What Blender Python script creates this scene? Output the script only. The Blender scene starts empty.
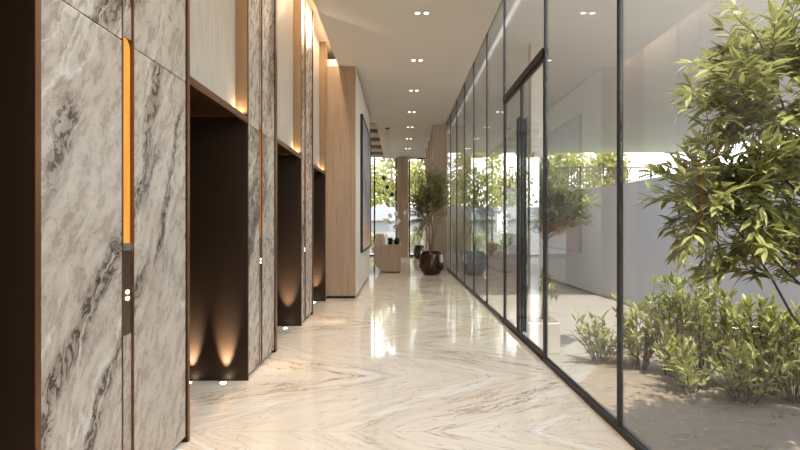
import bpy, bmesh, math, random
from mathutils import Vector, Matrix
C = bpy.context.scene.collection
SC = bpy.context.scene
F, H = 533.0, 1.3
def P(px, py, Y):                      # a measured direction at a known depth -> a place
    return Vector(((px-400)/F*Y, Y, H-(py-225)/F*Y))
def lin(c): return tuple((v/12.92 if v <= .04045 else ((v+.055)/1.055)**2.4) for v in c)
def rgb(r, g, b): return lin((r/255, g/255, b/255)) + (1,)

# ------------------------------------------------------------------ materials
class NT:
    def __init__(s, name):
        s.m = bpy.data.materials.new(name); s.m.use_nodes = True
        s.t = s.m.node_tree; s.t.nodes.clear()
        s.out = s.n('ShaderNodeOutputMaterial')
    def n(s, typ, **kw):
        x = s.t.nodes.new(typ)
        for k, v in kw.items(): setattr(x, k, v)
        return x
    def l(s, a, b): s.t.links.new(a, b)
    def setin(s, sock, v):
        if hasattr(v, 'is_linked') or isinstance(v, bpy.types.NodeSocket): s.l(v, sock)
        else: sock.default_value = v
    def math(s, op, a, b=0.0, c=None, clamp=False):
        x = s.n('ShaderNodeMath', operation=op, use_clamp=clamp)
        s.setin(x.inputs[0], a); s.setin(x.inputs[1], b)
        if c is not None: s.setin(x.inputs[2], c)
        return x.outputs[0]
    def mix(s, f, a, b, blend='MIX'):
        x = s.n('ShaderNodeMix', data_type='RGBA', blend_type=blend)
        s.setin(x.inputs[0], f); s.setin(x.inputs[6], a); s.setin(x.inputs[7], b)
        return x.outputs[2]
    def smooth(s, v, lo, hi, a=0.0, b=1.0):
        x = s.n('ShaderNodeMapRange', interpolation_type='SMOOTHSTEP')
        s.setin(x.inputs[0], v)
        for i, q in zip((1, 2, 3, 4), (lo, hi, a, b)): x.inputs[i].default_value = q
        return x.outputs[0]
    def noise(s, vec, scale, detail=4, rough=.55, dist=0.0):
        x = s.n('ShaderNodeTexNoise'); s.l(vec, x.inputs['Vector'])
        x.inputs['Scale'].default_value = scale; x.inputs['Detail'].default_value = detail
        x.inputs['Roughness'].default_value = rough; x.inputs['Distortion'].default_value = dist
        return x.outputs['Fac']
    def pos(s): return s.n('ShaderNodeNewGeometry').outputs['Position']
    def sep(s, v):
        x = s.n('ShaderNodeSeparateXYZ'); s.l(v, x.inputs[0]); return x.outputs
    def comb(s, a, b, c=0.0):
        x = s.n('ShaderNodeCombineXYZ')
        for i, q in enumerate((a, b, c)): s.setin(x.inputs[i], q)
        return x.outputs[0]
    def bsdf(s, color, rough=.5, metal=0.0, spec=.5, coat=0.0, emit=None, es=0.0):
        x = s.n('ShaderNodeBsdfPrincipled')
        s.setin(x.inputs['Base Color'], color); s.setin(x.inputs['Roughness'], rough)
        x.inputs['Metallic'].default_value = metal; x.inputs['Specular IOR Level'].default_value = spec
        x.inputs['Coat Weight'].default_value = coat
        if emit: s.setin(x.inputs['Emission Color'], emit); x.inputs['Emission Strength'].default_value = es
        s.l(x.outputs[0], s.out.inputs[0]); return x
def simple(name, c, rough=.5, metal=0.0, spec=.5, var=.06, nscale=6):
    t = NT(name); p = t.pos()
    n = t.noise(p, nscale, 3)
    d = tuple(v*(1-var*2) for v in c[:3]) + (1,); b = tuple(min(1, v*(1+var*2)) for v in c[:3]) + (1,)
    t.bsdf(t.mix(n, d, b), rough, metal, spec); return t.m
def emitter(name, c, s):
    t = NT(name); e = t.n('ShaderNodeEmission'); e.inputs[0].default_value = c; e.inputs[1].default_value = s
    t.l(e.outputs[0], t.out.inputs[0]); return t.m

def mat_marble(name, off, ang=58, dark=1.0, bands=()):
    t = NT(name); x, y, z = t.sep(t.pos())
    a = math.radians(ang); u0 = t.math('ADD', t.math('ADD', y, x), off); v0 = z
    s_ = t.math('ADD', t.math('MULTIPLY', u0, math.cos(a)), t.math('MULTIPLY', v0, math.sin(a)))
    c_ = t.math('SUBTRACT', t.math('MULTIPLY', v0, math.cos(a)), t.math('MULTIPLY', u0, math.sin(a)))
    base = t.comb(s_, c_, off)
    warp = t.math('MULTIPLY', t.math('SUBTRACT', t.noise(base, 1.6, 5, .6), .5), .55)
    q = t.comb(t.math('MULTIPLY', s_, .30), t.math('ADD', c_, warp), off*1.3)
    fine = t.comb(t.math('MULTIPLY', s_, .55), t.math('ADD', c_, t.math('MULTIPLY', warp, .5)), off)
    mott = t.noise(t.comb(t.math('MULTIPLY', s_, .4), t.math('ADD', c_, t.math('MULTIPLY', warp, .4)), off), 16, 8, .7)
    cloud = t.noise(q, 2.1, 4, .5)
    col = t.mix(t.smooth(mott, .34, .66), rgb(136, 124, 111), rgb(174, 162, 147))
    col = t.mix(t.smooth(cloud, .35, .7, 0, .3), col, rgb(164, 149, 132))
    n2 = t.noise(q, 2.6, 7, .62)
    r2 = t.math('ABSOLUTE', t.math('SUBTRACT', n2, .5))
    msk = t.smooth(t.noise(q, 1.25, 2, .5), .54, .62)
    if bands:
        wv = t.math('MULTIPLY', t.math('SUBTRACT', t.noise(t.comb(y, z, 2.0), 3.0, 5, .6), .5), .22)
        tot = None
        for (by, bz, ba, bw, zl, zh) in bands:
            ca, sa = math.cos(math.radians(ba)), math.sin(math.radians(ba))
            dd = t.math('ADD', t.math('ADD', t.math('MULTIPLY', t.math('SUBTRACT', y, by), -sa), t.math('MULTIPLY', t.math('SUBTRACT', z, bz), ca)), wv)
            b1 = t.smooth(t.math('ABSOLUTE', dd), bw*.4, bw*1.3, 1, 0)
            b1 = t.math('MULTIPLY', b1, t.math('MULTIPLY', t.smooth(z, zl-.1, zl+.1), t.smooth(z, zh-.1, zh+.1, 1, 0)))
            tot = b1 if tot is None else t.math('MAXIMUM', tot, b1)
        near = t.smooth(y, 3.2, 3.6, 1, 0)
        tot = t.math('MULTIPLY', tot, near)
        msk = t.math('MAXIMUM', tot, t.math('MULTIPLY', msk, t.math('SUBTRACT', 1.0, near)))
    crack = t.math('ABSOLUTE', t.math('SUBTRACT', t.noise(t.comb(t.math('MULTIPLY', s_, .5), t.math('ADD', c_, warp), off), 17, 4, .62), .5))
    v1 = t.math('MULTIPLY', t.smooth(r2, .0, .12, 1, .35), msk)
    v2 = t.math('MULTIPLY', t.smooth(crack, .02, .06, 1, 0), t.math('MULTIPLY', msk, t.smooth(r2, .04, .25, 1, .4)))
    q3 = t.comb(t.math('MULTIPLY', s_, .45), t.math('ADD', c_, warp), off*1.3)
    n3 = t.math('ABSOLUTE', t.math('SUBTRACT', t.noise(q3, 11, 7, .68), .47))
    v3 = t.math('MULTIPLY', t.smooth(n3, 0, .016, .6, 0), t.smooth(t.noise(q, 3.1, 3, .5), .42, .6))
    col = t.mix(v3, col, rgb(92, 76, 62))
    col = t.mix(t.math('MULTIPLY', v1, .6*dark), col, rgb(104, 86, 70))
    col = t.mix(t.math('MULTIPLY', v2, .95*dark, clamp=True), col, rgb(44, 33, 25))
    n4 = t.math('ABSOLUTE', t.math('SUBTRACT', t.noise(t.comb(t.math('MULTIPLY', s_, .14), t.math('ADD', c_, t.math('MULTIPLY', warp, .7)), off*2.1), 2.4, 3, .5), .52))
    col = t.mix(t.smooth(n4, 0, .008, .5, 0), col, rgb(204, 197, 186))
    t.bsdf(col, t.smooth(mott, 0, 1, .22, .34), 0, .45); return t.m
def mat_floor():
    t = NT('cream_marble_floor'); x, y, z = t.sep(t.pos())
    row = 1.235
    k = t.math('PINGPONG', t.math('ADD', y, 20*row-4.59), row)
    a = math.radians(34)
    s_ = t.math('ADD', t.math('MULTIPLY', x, math.cos(a)), t.math('MULTIPLY', k, -math.sin(a)))
    c_ = t.math('ADD', t.math('MULTIPLY', x, math.sin(a)), t.math('MULTIPLY', k, math.cos(a)))
    warp = t.math('MULTIPLY', t.math('SUBTRACT', t.noise(t.comb(s_, c_, 3.1), 1.3, 5, .6), .5), .5)
    q = t.comb(t.math('MULTIPLY', s_, .16), t.math('ADD', c_, t.math('MULTIPLY', warp, .6)), 0.0)
    cl = t.noise(q, 2.2, 5, .6); fine = t.noise(q, 14, 6, .65)
    col = t.mix(t.smooth(cl, .3, .7), rgb(246, 231, 208), rgb(232, 212, 184))
    col = t.mix(t.smooth(fine, .4, .7, 0, .3), col, rgb(216, 194, 164))
    n1 = t.math('ABSOLUTE', t.math('SUBTRACT', t.noise(q, 3.4, 6, .6), .5))
    m1 = t.smooth(t.noise(q, 1.6, 3, .5), .42, .62)
    col = t.mix(t.math('MULTIPLY', t.smooth(n1, 0, .03, .4, 0), m1), col, rgb(184, 150, 114))
    col = t.mix(t.math('MULTIPLY', t.smooth(n1, 0, .009, .75, 0), m1), col, rgb(140, 106, 76))
    n2 = t.math('ABSOLUTE', t.math('SUBTRACT', t.noise(q, 7.5, 5, .6), .48))
    col = t.mix(t.smooth(n2, 0, .014, .4, 0), col, rgb(170, 134, 100))
    n3 = t.math('ABSOLUTE', t.math('SUBTRACT', t.noise(q, 2.6, 4, .5, .2), .58))
    col = t.mix(t.smooth(n3, 0, .03, .6, 0), col, rgb(250, 242, 228))
    seam = t.math('MINIMUM', k, t.math('SUBTRACT', row, k))
    col = t.mix(t.smooth(seam, .0, .006, .3, 0), col, rgb(180, 160, 135))
    t.bsdf(col, t.smooth(fine, 0, 1, .035, .085), 0, .55); return t.m
def mat_wood(name, c1, c2, c3, scale=1.0, rough=.45, axis='z', bump=False):
    t = NT(name); x, y, z = t.sep(t.pos())
    h = t.math('ADD', x, t.math('MULTIPLY', y, .9))
    if axis == 'z': v = t.comb(t.math('MULTIPLY', h, 9*scale), t.math('MULTIPLY', z, .5*scale), 0.0)
    else: v = t.comb(t.math('MULTIPLY', h, .5*scale), t.math('MULTIPLY', z, 9*scale), 0.0)
    n = t.noise(v, 1.2, 6, .62, .4); n2 = t.noise(v, 5.0, 4, .6)
    col = t.mix(t.smooth(n, .3, .7), c1, c2); col = t.mix(t.smooth(n2, .5, .75, 0, .5), col, c3)
    t.bsdf(col, rough, 0, .35); return t.m
def mat_glass(name, tint=(.97, .98, .975, 1), f0=.03):
    t = NT(name)
    g = t.n('ShaderNodeNewGeometry')
    d = t.n('ShaderNodeVectorMath', operation='DOT_PRODUCT'); t.l(g.outputs['Incoming'], d.inputs[0]); t.l(g.outputs['Normal'], d.inputs[1])
    c = t.math('ABSOLUTE', d.outputs['Value'])
    f = t.math('MULTIPLY_ADD', t.math('POWER', t.math('SUBTRACT', 1.0, c, clamp=True), 6.0), 1-f0, f0, clamp=True)
    tr = t.n('ShaderNodeBsdfTransparent'); tr.inputs[0].default_value = tint
    gl = t.n('ShaderNodeBsdfGlossy'); gl.inputs['Roughness'].default_value = 0.0; gl.inputs[0].default_value = (.95, .95, .95, 1)
    mx = t.n('ShaderNodeMixShader'); t.l(f, mx.inputs[0]); t.l(tr.outputs[0], mx.inputs[1]); t.l(gl.outputs[0], mx.inputs[2])
    t.l(mx.outputs[0], t.out.inputs[0]); return t.m
def mat_leaf(name, c1, c2, c3, scale=9, trans=.35, rough=.45):
    t = NT(name); n = t.noise(t.pos(), scale, 3, .6)
    col = t.mix(t.smooth(n, .32, .55), c1, c2); col = t.mix(t.smooth(n, .55, .72), col, c3)
    b = t.bsdf(col, rough, 0, .35)
    tl = t.n('ShaderNodeBsdfTranslucent'); t.l(col, tl.inputs[0])
    mx = t.n('ShaderNodeMixShader'); mx.inputs[0].default_value = trans
    t.l(b.outputs[0], mx.inputs[1]); t.l(tl.outputs[0], mx.inputs[2]); t.l(mx.outputs[0], t.out.inputs[0]); return t.m
def mat_painting():
    t = NT('abstract_painting'); x, y, z = t.sep(t.pos()); p = t.comb(t.math('MULTIPLY', y, .8), z, 0.0)
    n = t.noise(p, 1.6, 6, .65, 1.2); n2 = t.noise(p, 3.0, 5, .6)
    col = t.mix(t.smooth(n, .3, .65), rgb(66, 66, 74), rgb(150, 146, 146))
    col = t.mix(t.smooth(n2, .55, .7, 0, .8), col, rgb(96, 98, 112))
    low = t.math('MULTIPLY', t.smooth(z, .9, 1.7, 1, 0), t.smooth(n2, .35, .55))
    col = t.mix(low, col, rgb(186, 128, 84)); col = t.mix(t.smooth(z, .7, 1.15, .7, 0), col, rgb(196, 180, 160))
    t.bsdf(col, .6); return t.m

M = {}
M['marble'] = mat_marble('grey_veined_marble', 0.0, 58, 1.0, ((2.25, 1.02, 50, .06, .4, 1.7), (2.30, .58, 54, .05, 0, 1.1), (2.74, 1.8, 78, .06, 1.45, 2.3), (2.02, 1.66, 75, .05, 1.45, 1.8), (2.95, 1.5, 70, .03, 1.1, 2.0)))
M['marble_up'] = mat_marble('grey_veined_marble_upper', 7.3, 66, .9, ((2.3, 2.2, 40, .06, 2.1, 2.6),))
M['floor'] = mat_floor()
M['ceiling'] = simple('ceiling_plaster', rgb(218, 210, 198), .85, var=.01, nscale=2)
M['plaster'] = simple('cream_plaster', rgb(188, 178, 162), .8, var=.02, nscale=3)
M['wood'] = mat_wood('oak_veneer', rgb(146, 121, 97), rgb(163, 138, 113), rgb(126, 102, 79), 1.3)
M['wood_pale'] = mat_wood('pale_ribbed_veneer', rgb(158, 147, 132), rgb(176, 165, 150), rgb(138, 127, 112), 3.4)
M['stone_col'] = mat_wood('beige_travertine', rgb(148, 125, 101), rgb(166, 144, 119), rgb(130, 107, 84), .8, .6)
M['bronze'] = simple('bronze_metal', rgb(120, 84, 52), .36, .85, var=.03, nscale=3)
M['bronze_dark'] = simple('dark_bronze', rgb(46, 29, 15), .45, .45, var=.03, nscale=3)
M['bronze_gold'] = simple('satin_bronze', rgb(138, 112, 84), .42, .5, var=.03, nscale=3)
M['door'] = simple('dark_door', rgb(26, 20, 15), .4, .6)
M['black'] = simple('black_metal', rgb(30, 27, 24), .42, .3)
M['frame'] = simple('dark_bronze_frame', rgb(24, 21, 17), .5, .1)
M['rubber'] = simple('toe_kick', rgb(24, 20, 17), .7)
M['desk_stone'] = mat_wood('veined_brown_stone', rgb(150, 124, 98), rgb(206, 186, 160), rgb(84, 62, 44), .5, .3)
M['chrome'] = simple('steel', rgb(210, 210, 208), .2, 1.0)
M['glass'] = mat_glass('clear_glass')
M['amber'] = None
M['panel_black'] = simple('button_plate', rgb(66, 50, 38), .25, .3)
M['button'] = emitter('lit_button', (1.0, .86, .66, 1), 4)
M['lamp'] = emitter('lamp_lens', (1.0, .9, .74, 1), 5)
M['uplens'] = emitter('uplight_lens', (1.0, .86, .62, 1), 30)
M['cove_low'] = emitter('ledge_led', (1.0, .72, .42, 1), 1.5)
M['cove'] = emitter('cove_led', (1.0, .72, .42, 1), 6)
M['pave'] = simple('outdoor_paving', rgb(128, 121, 112), .8, var=.05, nscale=1.4)
M['soil'] = simple('garden_soil', rgb(112, 98, 82), .95, var=.16, nscale=14)
M['lawn'] = simple('lawn', rgb(112, 118, 82), .95, var=.16, nscale=5)
M['render'] = simple('grey_rendered_wall', rgb(208, 211, 218), .85, var=.02, nscale=2)
M['white'] = simple('white_concrete', rgb(176, 176, 174), .8, var=.03, nscale=1)
M['concrete'] = simple('pale_concrete', rgb(140, 140, 138), .85, var=.05, nscale=1)
M['asphalt'] = simple('grey_asphalt', rgb(112, 112, 112), .9, var=.03, nscale=3)
M['soffit'] = simple('canopy_soffit', rgb(226, 223, 220), .8, var=.02, nscale=1)
M['planter_pale'] = simple('pale_stone_planter', rgb(186, 178, 166), .7, var=.04, nscale=4)
M['pot'] = simple('glazed_brown_pot', rgb(64, 46, 34), .16, .6, var=.08, nscale=4)
M['bark'] = simple('bark', rgb(112, 94, 76), .85, var=.15, nscale=30)
M['bark_dark'] = simple('dark_twig', rgb(66, 52, 42), .8, var=.15, nscale=30)
M['leaf_near'] = mat_leaf('lance_leaf', rgb(110, 110, 58), rgb(152, 150, 88), rgb(186, 182, 122), 7)
M['leaf_low'] = mat_leaf('low_leaf', rgb(110, 110, 54), rgb(146, 146, 76), rgb(182, 180, 112), 9)
M['leaf_olive'] = mat_leaf('olive_leaf', rgb(108, 110, 64), rgb(142, 142, 92), rgb(174, 172, 122), 8, .35)
M['leaf_tree'] = mat_leaf('garden_leaf', rgb(86, 90, 46), rgb(126, 128, 70), rgb(164, 162, 100), 6, .3)
M['leaf_far'] = mat_leaf('far_leaf', rgb(136, 136, 70), rgb(168, 164, 94), rgb(192, 186, 122), .6, .45)
M['leaf_dark'] = mat_leaf('dark_leaf', rgb(30, 40, 24), rgb(46, 58, 32), rgb(66, 78, 46), 14, .2)
M['dry'] = mat_leaf('dry_twig_leaf', rgb(120, 104, 72), rgb(146, 130, 92), rgb(164, 150, 112), 20, .3)
M['petal'] = mat_leaf('white_petal', rgb(246, 236, 226), rgb(250, 244, 236), rgb(255, 250, 244), 20, .3)
M['porcelain'] = simple('white_porcelain', rgb(240, 238, 232), .2, var=.01)
M['painting'] = mat_painting()
def mat_amber():
    t = NT('amber_light_panel'); x, y, z = t.sep(t.pos())
    n = t.noise(t.comb(t.math('MULTIPLY', y, 8), t.math('MULTIPLY', z, 1.5), 0.0), 2.0, 4, .6)
    e = t.n('ShaderNodeEmission'); t.l(t.mix(n, rgb(214, 132, 44), rgb(242, 180, 92)), e.inputs[0]); e.inputs[1].default_value = 1.0
    t.l(e.outputs[0], t.out.inputs[0]); return t.m
M['amber'] = mat_amber()

# ------------------------------------------------------------------ mesh helpers
class MB:
    def __init__(s): s.v = []; s.f = []; s.smooth = False
    def box(s, x0, x1, y0, y1, z0, z1):
        b = len(s.v)
        s.v += [(x, y, z) for z in (z0, z1) for y in (y0, y1) for x in (x0, x1)]
        s.f += [tuple(b+i for i in q) for q in ((0,2,3,1),(4,5,7,6),(0,1,5,4),(2,6,7,3),(0,4,6,2),(1,3,7,5))]; return s
    def prism(s, pts, axis, a0, a1):       # polygon pts extruded along an axis ('x': pts are (y,z); 'y': (x,z); 'z': (x,y))
        b = len(s.v); n = len(pts)
        for a in (a0, a1):
            for p, q in pts: s.v.append({'x': (a, p, q), 'y': (p, a, q), 'z': (p, q, a)}[axis])
        s.f.append(tuple(range(b, b+n))[::-1]); s.f.append(tuple(range(b+n, b+2*n)))
        for i in range(n): s.f.append((b+i, b+(i+1) % n, b+n+(i+1) % n, b+n+i))
        return s
    def tube(s, pts, rad, n=6, cap=True):
        b = len(s.v); L = len(pts); prev = None
        for i, p in enumerate(pts):
            p = Vector(p)
            d = (Vector(pts[min(i+1, L-1)]) - Vector(pts[max(i-1, 0)]))
            d = d.normalized() if d.length > 1e-9 else Vector((0, 0, 1))
            a = d.orthogonal().normalized() if prev is None else (prev - d*prev.dot(d)).normalized()
            prev = a; c = d.cross(a); r = rad[i] if isinstance(rad, (list, tuple)) else rad
            for k in range(n):
                t = 2*math.pi*k/n; s.v.append(tuple(p + (a*math.cos(t)+c*math.sin(t))*r))
        for i in range(L-1):
            for k in range(n):
                s.f.append((b+i*n+k, b+i*n+(k+1) % n, b+(i+1)*n+(k+1) % n, b+(i+1)*n+k))
        if cap: s.f.append(tuple(range(b, b+n))[::-1]); s.f.append(tuple(range(b+(L-1)*n, b+L*n)))
        return s
    def lathe(s, prof, cx, cy, z0=0.0, n=32):
        b = len(s.v)
        for r, z in prof:
            for k in range(n):
                t = 2*math.pi*k/n; s.v.append((cx+r*math.cos(t), cy+r*math.sin(t), z0+z))
        for i in range(len(prof)-1):
            for k in range(n): s.f.append((b+i*n+k, b+i*n+(k+1) % n, b+(i+1)*n+(k+1) % n, b+(i+1)*n+k))
        s.f.append(tuple(range(b, b+n))[::-1]); s.f.append(tuple(range(b+(len(prof)-1)*n, b+len(prof)*n))); return s
    def ball(s, c, r, n=10, m=7, sz=1.0):
        return s.lathe([(max(.0005, r*math.sin(math.pi*i/m)), -r*sz*math.cos(math.pi*i/m)) for i in range(m+1)], c[0], c[1], c[2], n)
    def leaf(s, p, d, up, L, W, droop=.15, fold=.22, fine=True):
        p = Vector(p); d = Vector(d).normalized(); up = Vector(up)
        sd = d.cross(up)
        if sd.length < 1e-3: sd = d.orthogonal()
        sd.normalize(); nn = sd.cross(d).normalized(); b = len(s.v)
        st = ((.0, .04), (.25, .8), (.5, 1.0), (.78, .55), (1.0, .02)) if fine else ((0, .05), (.45, 1.0), (1.0, .02))
        for t, w in st:
            c = p + d*(L*t) - nn*(droop*L*t*t)
            s.v += [tuple(c + sd*(W*.5*w) + nn*(fold*W*.5*w)), tuple(c), tuple(c - sd*(W*.5*w) + nn*(fold*W*.5*w))]
        for i in range(len(st)-1):
            o = b+i*3
            s.f += [(o, o+1, o+4, o+3), (o+1, o+2, o+5, o+4)]
        return s
def obj(name, mb, mat, parent=None, loc=None, smooth=False, bevel=0.0):
    """links ONE mesh; vertices are given in world space and stored relative to the parent (or loc)"""
    o0 = Vector(parent['_o']) if parent is not None else Vector(loc if loc is not None else (0, 0, 0))
    me = bpy.data.meshes.new(name)
    me.from_pydata([(v[0]-o0.x, v[1]-o0.y, v[2]-o0.z) for v in mb.v], [], mb.f)
    bm = bmesh.new(); bm.from_mesh(me)
    if not name.startswith(('foliage', 'crown', 'leaves', 'petal', 'dry')): bmesh.ops.recalc_face_normals(bm, faces=bm.faces)
    if smooth:
        for f in bm.faces: f.smooth = True
    bm.to_mesh(me); bm.free()
    o = bpy.data.objects.new(name, me); C.objects.link(o); me.materials.append(mat)
    if parent is not None: o.parent = parent
    else: o.location = o0
    o['_o'] = tuple(o0)
    if bevel:
        m = o.modifiers.new('edge', 'BEVEL'); m.width = bevel; m.segments = 2; m.limit_method = 'ANGLE'
    return o
def root(name, loc, label=None, cat=None, group=None, kind=None):
    o = bpy.data.objects.new(name, None); C.objects.link(o); o.location = loc; o['_o'] = tuple(loc); o.empty_display_size = .1
    return tag(o, label, cat, group, kind)
def tag(o, label=None, cat=None, group=None, kind=None):
    if label: o['label'] = label
    if cat: o['category'] = cat
    if group: o['group'] = group
    if kind: o['kind'] = kind
    return o
def struct(name, mb, mat, label=None, cat=None, **kw):
    return tag(obj(name, mb, mat, **kw), label, cat, None, 'structure')
def bx(*a): return MB().box(*a)
def area(name, loc, rot, sx, sy, watt, col, parent=None, spread=math.pi):
    l = bpy.data.lights.new(name, 'AREA'); l.shape = 'RECTANGLE'; l.size = sx; l.size_y = sy; l.energy = watt; l.color = col; l.spread = spread
    o = bpy.data.objects.new(name, l); C.objects.link(o); o.rotation_euler = rot
    if parent is not None: o.parent = parent; o.location = Vector(loc)-Vector(parent['_o'])
    else: o.location = loc
    return o
def spot(name, loc, target, watt, col, ang, blend=.6, r=.03, parent=None):
    l = bpy.data.lights.new(name, 'SPOT'); l.energy = watt; l.color = col; l.spot_size = math.radians(ang); l.spot_blend = blend; l.shadow_soft_size = r
    o = bpy.data.objects.new(name, l); C.objects.link(o)
    o.rotation_euler = (Vector(target)-Vector(loc)).to_track_quat('-Z', 'Y').to_euler()
    o.location = Vector(loc)-Vector(parent['_o']) if parent is not None else loc
    if parent is not None: o.parent = parent
    return o

# ------------------------------------------------------------------ the setting
XL, XG, ZC, ZR = -1.28, 1.388, 4.10, 4.42
YB = 22.2
struct('floor', bx(-6.2, 1.44, -4.2, YB+.3, -.2, 0), M['floor'], 'polished cream marble floor with chevron brown veining', 'floor')
struct('ceiling', MB().box(-1.085, 1.268, -4.2, 9.4, ZC, ZC+.12).box(-2.6, 1.268, 9.4, 14.6, ZC, ZC+.12)
       .box(-6.2, -2.6, 9.4, 14.6, ZC, ZC+.12).box(-.665, 1.268, 14.6, YB+.2, ZC, ZC+.12), M['ceiling'], 'flat warm white plaster ceiling with recessed downlights', 'ceiling')
struct('roof', MB().box(-6.2, 1.46, -4.2, YB+.4, ZR, ZR+.25).box(1.41, 1.46, -4.2, YB+.4, ZR+.25, 5.75), M['ceiling'], 'white roof slab above the ceiling and its slots', 'roof')
struct('wall_left', MB().box(-2.3, -2.02, -4.2, 9.4, 0, ZR).box(-2.02, XL, -4.2, -.46, 0, ZR), M['plaster'], 'wall behind the lift portals', 'wall')
struct('wall_left_lobby', bx(-6.2, -6.0, 9.4, YB, 0, ZR), M['plaster'], 'cream wall on the far side of the lobby', 'wall')
struct('wall_rear', MB().box(-2.3, XG, -4.3, -4.2, 0, .1).box(-2.3, XG, -4.3, -4.2, 3.9, ZR), M['plaster'], 'wall strip behind the viewer', 'wall')

# corridor block with oak end and plaster flank
XB, Y0, Y1 = -.775, 9.4, 13.6
wb = root('wall_oak', (XB, Y0, 0), 'oak faced wall block with a pale plaster flank that carries the tall painting', 'wall', None, 'structure')
obj('wood_panel', MB().box(-2.6, XB-.012, Y0, Y0+.03, .05, ZC), M['wood'], wb)
obj('plaster_panel', bx(-2.6, XB, Y0+.03, Y1, .05, ZC-.05), M['plaster'], wb)
obj('return_panel', bx(-2.0, XL, 9.132, Y0, .05, ZR), M['wood'], wb)
obj('toe_kick', bx(-2.55, XB-.03, Y0+.02, Y1-.02, 0, .05), M['rubber'], wb)
obj('shadow_trim', bx(-2.55, XB-.02, Y0+.03, Y1-.02, ZC-.05, ZC), M['frame'], wb)
obj('corner_trim', bx(XB-.012, XB+.001, Y0-.002, Y0+.03, .05, ZC), M['plaster'], wb)

# ------------------------------------------------------------------ marble piers
def slab_pair(name, y0, y1, z0, z1, mat, r):
    return obj(name, bx(XL-.03, XL, y0, y1, z0, z1), mat, r, bevel=.003)
ZS = 2.153
def pier(y0, y1, ys0, ys1, label):
    r = root('stone_pier', (XL-.3, (y0+y1)/2, 0), label, 'marble pier', 'marble piers between the lift portals')
    obj('core', bx(-2.0, XL-.032, y0, y1, .0, ZR), M['rubber'], r)
    for a, b in ((y0+.004, ys0-.008), (ys1+.008, y1-.004)):
        slab_pair('marble_slab', a, b, .035, ZS-.002, M['marble'], r)
        slab_pair('marble_slab', a, b, ZS+.002, ZR, M['marble_up'], r)
    for a, b in ((ys0-.008, ys0), (ys1, ys1+.008)):
        obj('slot_trim', bx(XL-.031, XL+.003, a, b, .035, ZR), M['bronze'], r)
    for a, b in ((.035, .785), (ZS+.03, ZR)):
        obj('slot_inlay', bx(XL-.031, XL-.008, ys0, ys1, a, b), M['marble_up'], r)
    # lift lantern: amber panel with rounded head
    c = (ys0+ys1)/2; w = (ys1-ys0)/2
    pts = [(ys0, 1.215), (ys1, 1.215)] + [(c+w*math.cos(t), ZS-.02+.05*math.sin(t)) for t in [math.pi*i/10 for i in range(11)]]
    ln = obj('lantern', MB().prism(pts, 'x', XL-.031, XL-.014), M['amber'], r)
    tag(ln, 'glowing amber light panel')
    obj('lantern_cap', bx(XL-.031, XL-.004, ys0, ys1, 1.18, 1.215), M['chrome'], r)
    pl = obj('call_panel', bx(XL-.031, XL-.004, ys0, ys1, .785, 1.18), M['panel_black'], r)
    for z in (.985, .955):
        obj('call_button', MB().prism([(c+.010*math.cos(t)*1.3, z+.010*math.sin(t)) for t in [math.pi*i/6 for i in range(12)]], 'x', XL-.006, XL+.001), M['button'], pl)
    return r
pier(-.45, .57, .05, .14, 'marble pier outside the view, before the first dark portal')
pier(1.884, 3.187, 2.462, 2.554, 'largest marble pier, with bold brown diagonal veins, beside the black strip')
pier(4.47, 5.43, 4.86, 4.94, 'marble pier standing second along the corridor, between the two widest dark portals')
pier(6.88, 7.76, 7.13, 7.215, 'narrow looking marble pier, last before the oak wall block')

# ------------------------------------------------------------------ lift portals
def portal(y0, y1, tn, label, tail=.02):
    r = root('lift_portal', (-1.6, (y0+y1)/2, 0), label, 'lift portal', 'dark bronze lift portals in the marble wall')
    XF = XL+.008
    obj('jamb', bx(-2.0, XF, y0-tn, y0, 0, ZR), M['bronze_dark'], r)
    obj('jamb', bx(-2.0, XF, y1, y1+tail, 0, ZR), M['bronze_dark'], r)
    for a, b in ((y0-tn, y0), (y1, y1+min(tail, .03))):
        obj('edge_trim', bx(XF, XF+.004, a, b, 0, ZR), M['bronze'], r)
    obj('header', MB().box(XL-.02, XF, y0, y1, ZS, ZS+.05).box(-2.0, XL-.02, y0, y1, ZS+.05, ZS+.07), M['bronze'], r)
    obj('transom_panel', bx(-1.40, -1.372, y0, y1-.0, ZS+.07, ZR), M['wood_pale'], r)
    obj('return_panel', bx(-1.372, XF-.002, y1-.006, y1, ZS+.07, ZR), M['bronze_gold'], r)
    c = (y0+y1)/2
    for a, b in ((y0, c-.003), (c+.003, y1)):
        obj('door_leaf', bx(-1.98, -1.95, a, b, 0, ZS+.05), M['door'], r)
    return r
portal(.60, 1.854, .03, 'black looking portal at the very edge beside the big diagonal veined pier', .03)
portal(3.217, 4.45, .03, 'dark bronze lift portal with two floor uplights, next after the largest pier')
portal(5.51, 6.86, .08, 'dark bronze lift portal in the middle, between the second and the last pier')
portal(7.80, 9.08, .04, 'narrow looking dark lift portal beside the oak wall block', .05)

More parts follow.
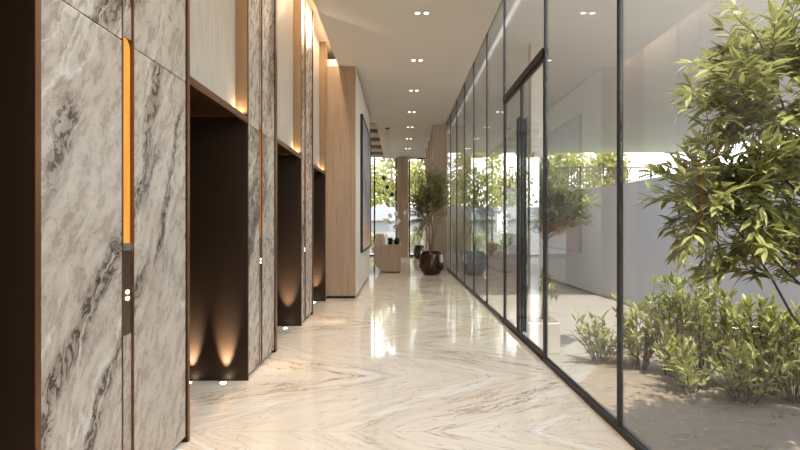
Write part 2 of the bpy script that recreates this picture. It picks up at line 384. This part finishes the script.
# floor uplights in the portals
def uplight(x, y, label):
    r = root('floor_uplight', (x, y, 0), label, 'uplight', 'floor uplights at the portal jambs')
    obj('trim_ring', MB().lathe([(.034, 0), (.034, .003), (.026, .004)], x, y, 0, 20), M['chrome'], r)
    obj('lens', MB().lathe([(.024, .0005), (.024, .006)], x, y, 0, 20), M['uplens'], r)
    spot('uplight_beam', (x, y, .02), (x, y+.066, .24), 170, (1, .84, .60), 38, 1.0, .012, r)
uplight(-1.737, 4.375, 'lit floor uplight of the wide portal, deeper inside beside the largest pier')
uplight(-1.45, 4.375, 'lit floor uplight of the wide portal, nearer the front edge of its far jamb')
uplight(-1.737, 6.78, 'lit floor uplight deep in the middle portal')
uplight(-1.44, 6.70, 'lit floor uplight at the foot of the middle portal')
uplight(-1.437, 8.93, 'lit floor uplight at the foot of the portal beside the oak wall block')

# ------------------------------------------------------------------ cove lights
def cove(y0, y1, w, label):
    r = root('cove_light', (-1.14, (y0+y1)/2, ZC+.10), label, 'cove light', 'cove light strips above the marble wall')
    obj('led_strip', bx(-1.15, -1.11, y0, y1, ZR-.02, ZR), M['cove'], r)
    area('cove_wash', (-1.13, (y0+y1)/2, ZR-.025), (0, 0, 0), .05, y1-y0, w, (1, .78, .55), r)
cove(-.4, 2.8, 26, 'cove light strip over the largest marble pier')
cove(3.0, 6.0, 26, 'cove light strip over the second marble pier')
cove(6.1, 9.3, 30, 'cove light strip over the last pier and the oak wall end')
def accent(y, tgt, label):
    r = root('cove_spotlight', (-1.13, y, ZR), label, 'spotlight', 'small spotlights hidden in the cove')
    obj('housing', MB().tube([(-1.13, y, ZR), (-1.13, y, ZR-.09)], .028, 12), M['black'], r)
    spot('accent_beam', (-1.13, y, ZR-.10), tgt, 260, (1, .84, .62), 7, .7, .01, r)
accent(4.93, (-1.05, 4.92, 0), 'small cove spotlight over the second marble pier')
accent(7.30, (-.93, 7.22, 0), 'small cove spotlight over the last marble pier')
def ledge(y1, label):
    r = root('ledge_light', (-1.33, y1-.05, ZS+.07), label, 'ledge light', 'small uplights on the portal headers')
    obj('lens', bx(-1.36, -1.30, y1-.07, y1-.02, ZS+.07, ZS+.074), M['cove_low'], r)
    area('ledge_wash', (-1.33, y1-.05, ZS+.08), (math.pi, 0, 0), .05, .05, .7, (1, .74, .48), r)
ledge(4.45, 'small glowing light on the header of the wide portal, at its far corner')
ledge(6.86, 'small glowing light on the header of the middle portal, at its far corner')
ledge(9.08, 'small glowing light on the header of the portal beside the oak wall')

# ------------------------------------------------------------------ ceiling downlights
ORD = ['second', 'third', 'fourth', 'fifth', 'sixth', 'seventh', 'eighth']
dl = [.9, 2.95, 5.0, 7.04, 9.06, 11.1, 13.2, 15.25, 17.3, 19.5]
for i, y in enumerate(dl):
    for s, x in ((-1, .23), (1, .35)):
        if i < 3: lb = 'round recessed ceiling downlight overhead, outside the view'
        else: lb = '%s round downlight of the %s lit pair in view along the ceiling' % ('inner' if s < 0 else 'glass-side', (['first'] + ORD)[i-3])
        r = root('ceiling_downlight', (x, y, ZC), lb, 'downlight', 'paired ceiling downlights')
        obj('trim_ring', MB().lathe([(.044, -.003), (.044, .0), (.034, .0)], x, y, ZC, 20), M['porcelain'], r)
        obj('lens', MB().lathe([(.032, -.004), (.032, -.001)], x, y, ZC, 20), M['lamp'], r)
    spot('downlight_beam', (.29, y, ZC-.02), (.29, y, 0), 60, (1, .90, .78), 100, .8, .05, r)

# ------------------------------------------------------------------ glass wall
gw = root('wall_right', (XG, 9, 0), 'full height glass wall in slim dark frames beside the corridor', 'glass wall', None, 'structure')
YM = [-4.2, -2.2, -.1, 1.65, 3.36, 5.07, 7.07, 8.49, 10.0, 11.47, 13.03, 14.6, 15.9, 17.4, 18.9, 20.4, YB]
for y in YM: obj('mullion', bx(XG-.014, XG+.012, y-.019, y+.019, 0, ZR), M['frame'], gw)
obj('base_rail', MB().box(XG-.025, XG+.025, -4.2, 5.07, 0, .04).box(XG-.025, XG+.025, 7.07, YB, 0, .04).box(XG-.025, XG+.025, 5.07, 7.07, 0, .015), M['frame'], gw)
obj('head_rail', bx(XG-.02, XG+.02, -4.2, YB, ZR-.04, ZR), M['frame'], gw)
ZT = 2.917
obj('transom', bx(XG-.03, XG+.03, 5.09, 7.05, ZT, ZT+.075), M['frame'], gw)
for a, b in zip(YM[:-1], YM[1:]):
    z0 = .04 if a != 5.07 else ZT+.075
    obj('pane', bx(XG-.006, XG+.006, a+.02, b-.02, z0, ZR-.04), M['glass'], gw)
YD = 6.07
for i, (a, b, hy, lb) in enumerate(((5.10, YD-.004, YD-.04, 'glass door leaf nearer the viewer, with tall dark pull bars'), (YD+.004, 7.04, YD+.04, 'glass door leaf farther along the glass wall, with tall dark pull bars'))):
    d = root('door_%d' % (i+1), (XG, a if i == 0 else b, 0), lb, 'glass door', None, 'structure')
    obj('pane', bx(XG-.006, XG+.006, a+.02, b-.02, .07, ZT-.03), M['glass'], d)
    obj('stile', bx(XG-.014, XG+.014, a, a+.022, .02, ZT-.005), M['frame'], d)
    obj('stile', bx(XG-.014, XG+.014, b-.022, b, .02, ZT-.005), M['frame'], d)
    obj('rail', bx(XG-.014, XG+.014, a+.022, b-.022, .02, .07), M['frame'], d)
    obj('rail', bx(XG-.014, XG+.014, a+.022, b-.022, ZT-.03, ZT-.005), M['frame'], d)
    for sx in (-1, 1):
        m = MB().box(XG+sx*.042-.009, XG+sx*.042+.009, hy-.010, hy+.010, .08, 2.52)
        for z in (.25, 2.35): m.box(min(XG, XG+sx*.042), max(XG, XG+sx*.042), hy-.010, hy+.010, z-.01, z+.01)
        obj('door_handle', m, M['black'], d)

# ------------------------------------------------------------------ end windows and the columns
def window(n, x0, x1, mull, y, z0, z1, label):
    w = root('window_%d' % n, ((x0+x1)/2, y, 0), label, 'window', None, 'structure')
    m = MB().box(x0, x1, y-.03, y+.03, z0, z0+.06).box(x0, x1, y-.03, y+.03, z1-.05, z1)
    for x in [x0+.03, x1-.03]+mull: m.box(x-.03, x+.03, y-.03, y+.03, z0+.06, z1-.05)
    obj('window_frame', m, M['frame'], w)
    xs = [x0+.03]+mull+[x1-.03]
    for a, b in zip(xs[:-1], xs[1:]): obj('pane', bx(a+.03, b-.03, y-.006, y+.006, z0+.06, z1-.05), M['glass'], w)
window(1, -6.0, -.13, [-4.1, -2.6, -1.06], YB, 0, ZR, 'tall end window on the desk side of the beige column')
window(2, .36, XG-.03, [], YB, 0, ZC, 'tall end window behind the potted olive tree')
window(3, -2.02, XG-.03, [-1.0, .2], -4.25, .1, 3.9, 'unseen window added behind the viewer to let in fill daylight')  # last window is unseen, added so daylight fills the corridor from behind
struct('column_end', bx(-.12, .34, YB-.32, YB+.1, 0, ZC), M['stone_col'], 'beige stone column standing in the end window wall', 'column')
for i, (y, x0) in enumerate(((15.0, .93), (16.3, .95), (17.7, .945), (19.5, .95))):
    lb = ['first beige pillar along the glass wall, just behind the potted olive tree', 'second beige pillar along the glass wall', 'third beige pillar along the glass wall', 'fourth beige pillar along the glass wall, nearest the end window'][i]
    struct('pillar', bx(x0, 1.31, y, y+.45, 0, ZC), M['stone_col'], lb, 'pillar')

# lobby ceiling beams
for i, y in enumerate((14.6, 16.1, 17.7, 19.4, 21.1)):
    tag(obj('ceiling_beam', bx(-6.0, -.665, y, y+.85, ZC-.02, ZR), M['wood'], loc=(-3, y, ZC)), 'timber ceiling beam over the lobby, %s from the painting' % ['first', 'second', 'third', 'fourth', 'fifth'][i], 'beam', 'timber beams over the lobby', 'structure')

# ------------------------------------------------------------------ painting
pt = root('wall_painting', (XB, 11.9, 2.1), 'tall dark abstract painting in a thin black frame on the pale wall flank', 'painting')
obj('frame', MB().box(XB, XB+.05, 10.4, 10.44, .76, 3.47).box(XB, XB+.05, 13.36, 13.4, .76, 3.47).box(XB, XB+.05, 10.44, 13.36, .76, .80).box(XB, XB+.05, 10.44, 13.36, 3.43, 3.47), M['black'], pt)
obj('canvas', bx(XB, XB+.035, 10.44, 13.36, .80, 3.43), M['painting'], pt)

# ------------------------------------------------------------------ reception desk
D = 14.5; dx0, dx1 = -.715, .02
dk = root('reception_desk', (-.35, D+1.2, 0), 'oak reception desk with a rounded lower corner and a marble upstand', 'desk')
R_ = .34; zt = .76
prof = [(dx1, .03), (dx1, zt-.03), (dx0, zt-.03)] + [(dx0+R_-R_*math.cos(t), .03+R_*1.05-R_*1.05*math.sin(t)) for t in [math.pi/2*i/10 for i in range(11)]]
obj('body', MB().prism(prof, 'y', D, D+2.4), M['wood'], dk)
obj('plinth', bx(dx0+.42, dx1-.02, D+.03, D+2.37, 0, .03), M['rubber'], dk)
obj('worktop', bx(dx0+.2, dx1+.005, D-.005, D+2.4, zt-.03, zt), M['wood'], dk)
up = [(dx0, zt-.03), (dx0+.27, zt-.03), (dx0+.21, zt+.28), (dx0+.06, zt+.30)]
obj('upstand', MB().prism(up, 'y', D+.02, D+2.4), M['desk_stone'], dk)
va = root('bud_vase', (-.375, 14.62, zt), 'slim white vase standing on the front of the reception desk', 'vase')
obj('body', MB().lathe([(.035, 0), (.042, .04), (.03, .14), (.022, .22), (.028, .30), (.024, .30), (.018, .22)], -.375, 14.62, zt, 16), M['porcelain'], va, smooth=True)
random.seed(5)
for x, y, lb in ((-.27, 14.75, 'low dark leafy plant in a bowl beside the white vase'), (-.09, 14.78, 'low dark leafy plant in a bowl at the glass-side corner of the desk')):
    b = root('desk_plant', (x, y, zt), lb, 'plant', 'small dark plants on the desk')
    obj('bowl', MB().lathe([(.05, 0), (.08, .05), (.085, .08), (.07, .08)], x, y, zt, 16), M['black'], b, smooth=True)
    m = MB()
    for k in range(70):
        a = random.uniform(0, 6.28); e = random.uniform(.2, 1.4)
        m.leaf((x+random.uniform(-.04, .04), y+random.uniform(-.04, .04), zt+.07), (math.cos(a)*math.cos(e), math.sin(a)*math.cos(e), math.sin(e)), (0, 0, 1), random.uniform(.08, .17), .035)
    obj('foliage', m, M['leaf_dark'], b)
# orchid
ox, oy = -.13, 14.95
oc = root('orchid', (ox, oy, zt), 'white orchid with two arching flower sprays on the reception desk', 'orchid')
obj('pot', MB().lathe([(.04, 0), (.055, .08), (.055, .10), (.045, .10)], ox, oy, zt, 16), M['porcelain'], oc, smooth=True)
m = MB()
for k in range(8):
    a = k*.8; m.leaf((ox, oy, zt+.09), (math.cos(a), math.sin(a), .4), (0, 0, 1), .2, .06, .4)
obj('leaves', m, M['leaf_dark'], oc)
for ends in ([P(404, 213, oy), P(397, 214, oy), P(391, 216, oy), P(386, 220, oy)], [P(398, 222, oy), P(394, 226, oy), P(389, 222, oy)]):
    b0 = Vector((ox, oy, zt+.1)); pts = [b0, b0+Vector((.02, 0, .22)), ends[0]+Vector((-.03, 0, .01))] + [e for e in ends[1:]]
    obj('stem', MB().tube(pts, .004, 5), M['leaf_tree'], oc)
    for e in ends:
        for q in range(2):
            c = e + Vector((random.uniform(-.05, .05), random.uniform(-.05, .05), random.uniform(-.05, .04))); m = MB()
            for k in range(5):
                a = 2*math.pi*k/5+.3; m.leaf(c, (math.cos(a), -.35, math.sin(a)), (0, -1, 0), .065, .055, .1, .1)
            obj('petals', m, M['petal'], oc)
# pendant cluster of dark glass globes
pd = root('pendant_lamp', P(387.5, 100, 15.4).xy.to_3d()+Vector((0, 0, ZC)), 'pendant of three small dark globes hung above the reception desk', 'pendant lamp')
cy = 15.4
pc = pd['_o']
obj('canopy', MB().lathe([(.07, -.025), (.075, 0)], pc[0], cy, ZC, 20), M['black'], pd)
for px, py in ((383.8, 178), (387.3, 187), (392, 194.5)):
    g = P(px, py, cy)
    obj('cord', MB().tube([g+Vector((0, 0, .05)), Vector((pc[0]+(g.x-pc[0])*.3, cy, ZC-.02))], .0025, 5), M['black'], pd)
    obj('globe', MB().ball(g, .058, 14, 9, 1.15), M['black'], pd, smooth=True)

# ------------------------------------------------------------------ plants
def rdir(): 
    while True:
        v = Vector((random.uniform(-1, 1), random.uniform(-1, 1), random.uniform(-1, 1)))
        if .05 < v.length < 1: return v.normalized()
def curve(a, b, sag, n=6, jit=.02):
    a, b = Vector(a), Vector(b); L = (b-a).length
    return [a.lerp(b, i/n) + Vector((random.uniform(-jit, jit)*L, random.uniform(-jit, jit)*L, sag*L*math.sin(math.pi*i/n))) * (0 if i in (0, n) else 1) for i in range(n+1)]
def twig_leaves(m, pts, L, W, step, spread=.9, fine=True, upb=.35, keep=None):
    acc = 0; k = 0; tot = sum((pts[i+1]-pts[i]).length for i in range(len(pts)-1))
    for i in range(len(pts)-1):
        a, b = pts[i], pts[i+1]; d = (b-a); l = d.length
        if l < 1e-6: continue
        d /= l; t = (step-acc % step)
        while t < l:
            p = a + d*t
            sd = d.cross(Vector((random.uniform(-.6, .6), random.uniform(-.6, .6), 1))).normalized()*(1 if k % 2 else -1)
            dr = (d*random.uniform(.3, .9) + sd*spread + Vector((0, 0, upb*random.uniform(-.6, 1))) + rdir()*.3).normalized()
            ll = L*random.uniform(.65, 1.2)
            if keep is None or (keep(p) and keep(p+dr*ll)): m.leaf(p, dr, Vector((0, 0, 1))+rdir()*.5, ll, W*random.uniform(.8, 1.2), random.uniform(0, .3), .25, fine)
            k += 1; t += step*random.uniform(.7, 1.3)
        acc += l
    p = pts[-1]; d = (pts[-1]-pts[-2]).normalized()
    for _ in range(3):
        dr = (d+rdir()*.55).normalized()
        if keep is None or (keep(p) and keep(p+dr*L)): m.leaf(p, dr, Vector((0, 0, 1))+rdir()*.4, L*random.uniform(.8, 1.2), W, .15, .25, fine)

# large shrub outside the glass
random.seed(21)
YS = 3.15
sh = root('lance_leaf_shrub', (3.15, YS, -.15), 'large leafy shrub with yellow green lance leaves right behind the glass wall', 'shrub')
keepX = lambda p: p.x > XG+.05
blobs = [(757, 30, 42, 38, 14), (735, 95, 52, 42, 34), (702, 85, 22, 36, 12), (790, 95, 55, 60, 34), (682, 190, 44, 36, 44), (745, 160, 60, 40, 44), (800, 180, 60, 70, 90), (725, 225, 60, 36, 40), (790, 240, 50, 40, 50), (850, 140, 60, 110, 60), (820, 40, 50, 60, 30), (712, 255, 38, 22, 14)]
stems = MB(); fol = MB()
base = Vector((3.15, YS, -.15))
hubs = []
for (hx, hy, hd) in ((765, 235, .05), (745, 190, -.1), (790, 170, .15), (760, 120, 0), (770, 70, 0), (715, 205, -.05), (820, 200, .1), (840, 120, .05)):
    h = P(hx, hy, YS+hd); hubs.append(h)
    pts = curve(base+Vector((random.uniform(-.05, .05), random.uniform(-.05, .05), 0)), h, random.uniform(-.05, .08), 8, .025)
    stems.tube(pts, [.012-.007*i/8 for i in range(9)], 6)
    hubs.append(pts[6])
for bxx, by, rx, ry, n in blobs:
    for _ in range(n):
        while True:
            u, v = random.uniform(-1, 1), random.uniform(-1, 1)
            if u*u+v*v < 1: break
        tip = P(bxx+u*rx, by+v*ry, YS+random.uniform(-.40, .40))
        if tip.x < XG+.12: continue
        hb = min(hubs, key=lambda h: (h-tip).length+random.uniform(0, .12))
        st = hb.lerp(tip, .35) if (tip-hb).length > .45 else hb
        pts = curve(hb, tip, random.uniform(-.02, .12), 6, .03)
        stems.tube(pts, [.0045-.0005*i for i in range(7)], 5)
        twig_leaves(fol, pts[1:], .122, .029, .022, keep=keepX)
obj('branches', stems, M['bark_dark'], sh); obj('foliage', fol, M['leaf_near'], sh)

# low shrubs in the bed
random.seed(33)
low = [(600, 372, 5.6, .50, 'low leafy shrub at the far tip of the planting bed, touching the second mullion'),
       (640, 373, 5.3, .74, 'low leafy shrub just past the thick mullion'),
       (672, 378, 5.05, .92, 'low leafy shrub below the tip of the large shrub'),
       (705, 380, 5.0, 1.0, 'tall upright low shrub in the middle of the planting bed'),
       (735, 390, 4.7, .85, 'low leafy shrub beneath the crown of the large shrub'),
       (765, 395, 4.5, .80, 'low leafy shrub next to the trunk of the large shrub'),
       (795, 400, 4.3, .75, 'low leafy shrub at the edge of the view'),
       (690, 395, 4.6, .42, 'small sprawling shrub in front of the bed'),
       (745, 405, 4.3, .45, 'small sprawling shrub by the glass at the bottom of the view')]
for px, py, y, h, lb in low:
    b = P(px, 225, y); b.z = -.15
    r = root('low_shrub', b, lb, 'shrub', 'low shrubs in the planting bed')
    st, fo = MB(), MB()
    for k in range(26):
        a = random.uniform(0, 6.28); q = random.uniform(.05, .34)
        tip = b + Vector((math.cos(a)*q, math.sin(a)*q*.8, h*random.uniform(.5, 1.0)))
        if tip.x < XG+.15: continue
        pts = curve(b+Vector((math.cos(a)*.05, math.sin(a)*.05, 0)), tip, .04, 6, .03)
        st.tube(pts, [.006-.0007*i for i in range(7)], 5); twig_leaves(fo, pts[1:], .105, .030, .030, keep=keepX)
    obj('stems', st, M['bark_dark'], r); obj('foliage', fo, M['leaf_low'], r)

def potted_tree(name, base, z0, trunks, blobs, L, W, step, matl, label, cat, sd, fine=False, bark='bark', group=None, r0=.018, keep=None):
    random.seed(sd)
    r = root(name, (base[0], base[1], z0), label, cat, group)
    st, fo = MB(), MB(); hubs = []
    for h in trunks:
        h = Vector(h); pts = curve(Vector((base[0]+random.uniform(-.04, .04), base[1]+random.uniform(-.04, .04), z0)), h, random.uniform(-.03, .03), 8, .02)
        st.tube(pts, [r0-(r0*.6)*i/8 for i in range(9)], 7); hubs += [pts[5], pts[6], pts[7], h]
    for c, rad, n in blobs:
        c = Vector(c)
        for _ in range(n):
            v = rdir()*random.random()**.4; tip = c+Vector((v.x*rad[0], v.y*rad[1], v.z*rad[2]))
            if keep and not keep(tip): continue
            hb = min(hubs, key=lambda q: (q-tip).length+random.uniform(0, .25))
            pts = curve(hb, tip, .05, 5, .04)
            st.tube(pts, [r0*.3*(1-.15*i) for i in range(6)], 4); twig_leaves(fo, pts[1:], L, W, step, fine=fine, keep=keep)
    obj('trunk', st, M[bark], r); obj('foliage', fo, M[matl], r); return r
# big olive tree in its pot
Yp = 13.97; px_ = .826
pr = root('glazed_planter', (px_, Yp, 0), 'large glossy dark brown round planter holding the olive tree', 'planter')
obj('body', MB().lathe([(.18, 0), (.225, .02), (.295, .12), (.325, .22), (.32, .36), (.295, .52), (.275, .61), (.245, .61), (.235, .52)], px_, Yp, 0, 40), M['pot'], pr, smooth=True)
obj('soil', MB().lathe([(.222, .50), (.222, .54)], px_, Yp, 0, 24), M['soil'], pr)
potted_tree('olive_tree', (px_, Yp), .54, [(.75, Yp, 1.75), (.95, Yp+.05, 1.8), (.83, Yp-.1, 1.9), (.62, Yp+.1, 1.6), (1.02, Yp, 1.5)],
    [((.78, Yp, 2.1), (.55, .45, .55), 190), ((.5, Yp, 1.75), (.36, .38, .5), 120), ((1.05, Yp, 2.2), (.3, .35, .55), 90), ((.95, Yp, 1.7), (.32, .3, .4), 60), ((.88, Yp, 2.65), (.25, .25, .35), 36), ((.5, Yp, 1.3), (.25, .3, .25), 30)],
    .085, .028, .030, 'leaf_olive', 'multi stemmed olive tree growing in the large glossy brown planter', 'tree', 8, keep=lambda p: p.x < XG-.04 and p.y < 14.95)
y2 = 20.9; x2 = (419-400)/F*y2
pr = root('glazed_planter', (x2, y2, 0), 'smaller brown planter by the end window, behind the large one', 'planter')
obj('body', MB().lathe([(.14, 0), (.20, .08), (.225, .22), (.20, .46), (.18, .50), (.16, .50), (.16, .44)], x2, y2, 0, 32), M['pot'], pr, smooth=True)
obj('soil', MB().lathe([(.158, .42), (.158, .45)], x2, y2, 0, 24), M['soil'], pr)
potted_tree('potted_shrub', (x2, y2), .45, [(x2-.05, y2, .9), (x2+.1, y2, .95)], [((x2, y2, 1.0), (.3, .3, .35), 40)], .09, .028, .045, 'leaf_olive', 'bushy green shrub in the smaller planter by the end window', 'shrub', 9)
# courtyard tree in a pale stone planter
yq, xq = 6.15, 1.62
pq = root('stone_planter', (xq, yq, -.15), 'square pale stone planter just outside the glass door', 'planter')
obj('body', MB().box(1.44, 1.80, 5.98, 6.34, -.15, .20), M['planter_pale'], pq, bevel=.008)
obj('soil', bx(1.46, 1.78, 6.0, 6.32, .20, .212), M['soil'], pq)
kq = lambda p: p.x > XG+.05
def Q(px, py, y=6.15): return tuple(P(px, py, y))
potted_tree('courtyard_tree', (xq+.035, yq), .21, [Q(544, 240), Q(547, 232), Q(545, 222)],
    [(Q(558, 205), (.34, .32, .3), 130), (Q(537, 185), (.22, .3, .36), 80), (Q(580, 205, 6.3), (.2, .2, .24), 40), (Q(530, 215), (.14, .25, .24), 30), (Q(549, 285), (.09, .12, .14), 14)],
    .095, .030, .026, 'leaf_tree', 'small bushy tree in the square stone planter outside the glass door', 'tree', 12, True, 'bark_dark', keep=kq)

# ------------------------------------------------------------------ outdoors
struct('ground_terrace', bx(1.44, 4.4, -6, 21.5, -.3, -.15), M['pave'], 'pale paved terrace outside the glass wall', 'terrace')
struct('ground_garden', MB().box(4.4, 60, -40, 32, -.4, -.165).box(-40, 4.4, 22.6, 30, -.4, -.165).box(1.44, 4.4, 21.5, 22.6, -.4, -.17).box(-40, 4.4, -40, -6, -.4, -.17).box(-40, -6.2, -6, 22.6, -.4, -.17), M['pave'], 'pale paved ground around the building', 'ground')
tag(obj('garden_soil', MB().prism([(1.46, 1.0), (4.1, 1.0), (4.1, 7.4), (3.2, 6.8), (2.4, 6.0), (1.75, 5.0), (1.46, 4.6)], 'z', -.15, -.125), M['soil']), 'brown soil of the planting bed below the shrubs', 'soil', None, 'stuff')
XW = 4.14
struct('wall_courtyard', MB().box(XW, XW+.2, -6, 13.3, -.15, 2.07), M['render'], 'smooth grey rendered courtyard wall beyond the shrubs', 'wall')
struct('canopy', bx(XG+.08, 17, 9.3, 30.3, 5.4, 5.75), M['soffit'], 'grey canopy ceiling over the courtyard', 'canopy')
struct('canopy_column', bx(2.95, 3.22, 12.0, 12.27, -.15, 5.4), M['planter_pale'], 'slim pale column holding the canopy behind the stone planter', 'column')
# road, retaining wall, railing beyond
struct('ground_lawn', bx(-40, 60, 22.6, 90, -.4, -.17), M['lawn'], 'green lawn beyond the end windows', 'lawn')
struct('ground_road', bx(-30, 50, 23.2, 26.5, -.17, -.14), M['asphalt'], 'grey road beyond the end windows', 'road')
struct('wall_retaining', MB().box(-20, 5.5, 30, 30.4, 1.55, 2.3).box(-20, 5.5, 30.2, 30.4, -.2, 1.55).box(5.5, 13.5, 27, 27.4, -.2, 3.05).box(5.5, 13.6, 26.9, 27.5, 3.05, 3.2), M['white'], 'white concrete retaining wall across the road', 'wall')
rl = root('street_railing', (9, 27.2, 3.2), 'grey street railing on top of the white retaining wall', 'railing')
for x in (5.6, 7.4, 9.2, 11.0, 12.8): obj('post', bx(x-.04, x+.04, 27.16, 27.24, 3.2, 4.3), M['concrete'], rl)
obj('handrail', bx(5.6, 12.8, 27.17, 27.23, 4.2, 4.26), M['concrete'], rl)
for a in (5.6, 7.4, 9.2, 11.0):
    m = MB()
    for k in range(1, 12): m.box(a+.15*k-.02, a+.15*k+.02, 27.18, 27.22, 3.2, 4.2)
    obj('balustrade', m, M['concrete'], rl)
def far_tree(x, y, zc, rx, rz, n, label, sd, L=.34):
    random.seed(sd); r = root('street_tree', (x, y, -.17), label, 'tree', 'trees across the road')
    tr = MB(); top = Vector((x, y, zc)); tr.tube(curve((x, y, -.17), top, 0, 6, .02), [.20-.02*i for i in range(7)], 8)
    fo = MB()
    for k in range(9):
        a = rdir(); e = top+Vector((a.x*rx*.7, a.y*rx*.7, abs(a.z)*rz*.6)); tr.tube(curve(Vector((x, y, zc-rz*.8)), e, .05, 5, .03), [.08, .07, .05, .04, .03, .02], 6)
    cl = [(rdir(), random.uniform(.35, .6)) for _ in range(12)]
    for k in range(n):
        d, q = random.choice(cl); c = top+Vector((d.x*rx*.62, d.y*rx*.62, d.z*rz*.62)); v = rdir()*random.random()**.5
        fo.leaf(c+Vector((v.x*rx*q, v.y*rx*q, v.z*rz*q)), rdir()+Vector((0, 0, -.3)), rdir(), L*random.uniform(.6, 1.3), L*.6, .2, .2, False)
    obj('trunk', tr, M['bark'], r); obj('crown', fo, M['leaf_far'], r)
far_tree(-3.4, 33.5, 3.7, 2.1, 3.0, 2400, 'yellow green tree across the road, behind the desk side of the end window', 41)
far_tree(-.5, 39.5, 4.6, 2.5, 3.4, 2600, 'yellow green tree across the road, directly behind the pendant globes', 42)
far_tree(2.1, 33.5, 3.6, 1.9, 3.2, 2200, 'yellow green tree across the road, seen past the beige end column', 43)
far_tree(5.5, 39.5, 4.4, 2.5, 3.6, 2600, 'yellow green tree across the road, seen through the slim panes of the glass wall', 44)
far_tree(7.6, 33.5, 4.0, 2.2, 3.0, 2600, 'yellow green tree across the road, seen through the glass doors', 45)
far_tree(12.4, 39.5, 5.0, 2.6, 2.8, 2600, 'yellow green tree behind the street railing, in the pane after the doors', 46)
far_tree(13.0, 33.8, 4.4, 1.6, 1.8, 1300, 'yellow green tree at the end of the street railing, against the white sky', 47)
def bush(x, y, w, h, label, sd):
    random.seed(sd); r = root('garden_bush', (x, y, -.17), label, 'bush', 'bushes along the road'); fo, st = MB(), MB()
    for k in range(9):
        e = Vector((x+random.uniform(-.6, .6)*w, y+random.uniform(-.3, .3), -.17+h*random.uniform(.5, .9))); st.tube(curve((x, y, -.17), e, .05, 4, .03), .012, 5)
    for k in range(520):
        v = rdir()*random.random()**.4
        fo.leaf((x+v.x*w, y+v.y*.45, max(-.12, h*.5-.15+v.z*h*.55)), rdir()+Vector((0, 0, .5)), rdir(), .15*random.uniform(.6, 1.3), .06, .2, .2, False)
    obj('stems', st, M['bark_dark'], r); obj('foliage', fo, M['leaf_far'], r)
bush(-1.4, 28.5, .9, 1.1, 'low green bush outside the end window beside the thin mullion', 51)
bush(.75, 28.5, .8, 1.3, 'low green bush outside the end window behind the smaller planter', 52)
bush(4.2, 24.5, 1.0, 1.5, 'low green bush outside at the end of the terrace', 53)
bush(2.9, 25.5, .9, 1.9, 'taller green bush outside behind the pillars', 54)

bush(-3.4, 28.4, 1.1, 1.5, 'low green bush outside the end window at the desk side', 55)
bush(5.0, 28.6, 1.2, 1.8, 'low green bush at the near end of the white retaining wall', 56)
bush(3.0, 28.6, 1.0, 2.0, 'tall green bush across the road, seen through the slim glass panes', 57)
random.seed(61); lt = MB()
for k in range(320):
    x, y = random.uniform(1.6, 3.4), random.uniform(2.4, 5.6)
    lt.leaf((x, y, -.118), (random.uniform(-1, 1), random.uniform(-1, 1), .08), (0, 0, 1), random.uniform(.04, .09), .02, .1, .2, False)
tag(obj('leaf_litter', lt, M['dry']), 'dry fallen leaves scattered on the soil of the planting bed', 'leaves', None, 'stuff')

# ------------------------------------------------------------------ sky, sun, camera
w = bpy.data.worlds.new('sky'); SC.world = w; w.use_nodes = True
nt = w.node_tree; nt.nodes.clear()
o = nt.nodes.new('ShaderNodeOutputWorld'); bg = nt.nodes.new('ShaderNodeBackground')
tc = nt.nodes.new('ShaderNodeTexCoord'); sp = nt.nodes.new('ShaderNodeSeparateXYZ'); cr = nt.nodes.new('ShaderNodeValToRGB')
nt.links.new(tc.outputs['Generated'], sp.inputs[0]); nt.links.new(sp.outputs[2], cr.inputs[0])
cr.color_ramp.elements[0].color = (1, .985, .96, 1); cr.color_ramp.elements[0].position = .0
cr.color_ramp.elements[1].color = (.62, .76, 1, 1); cr.color_ramp.elements[1].position = .7
nt.links.new(cr.outputs[0], bg.inputs[0]); bg.inputs[1].default_value = 3.6; nt.links.new(bg.outputs[0], o.inputs[0])
sl = bpy.data.lights.new('sun', 'SUN'); sl.energy = 7.0; sl.angle = math.radians(.6); sl.color = (1, .95, .86)
so = bpy.data.objects.new('sun', sl); C.objects.link(so)
so.rotation_euler = Vector((.03, -.30, .95)).to_track_quat('Z', 'Y').to_euler()

cam = bpy.data.cameras.new('camera'); cam.lens = 36*F/800; cam.sensor_width = 36; cam.clip_start = .05; cam.clip_end = 300
co = bpy.data.objects.new('camera', cam); C.objects.link(co); co.location = (0, 0, H); co.rotation_euler = (math.pi/2, 0, 0)
SC.camera = co
for ob in bpy.data.objects:
    if '_o' in ob: del ob['_o']
SC.view_settings.view_transform = 'Standard'; SC.view_settings.look = 'None'; SC.view_settings.gamma = 1
SC.view_settings.use_curve_mapping = False; SC.view_settings.exposure = 0.35
SC.cycles.use_denoising = True
SC.cycles.max_bounces = 14; SC.cycles.diffuse_bounces = 6; SC.cycles.glossy_bounces = 6; SC.cycles.transparent_max_bounces = 40
SC.cycles.caustics_reflective = False; SC.cycles.caustics_refractive = False; SC.cycles.sample_clamp_indirect = 6
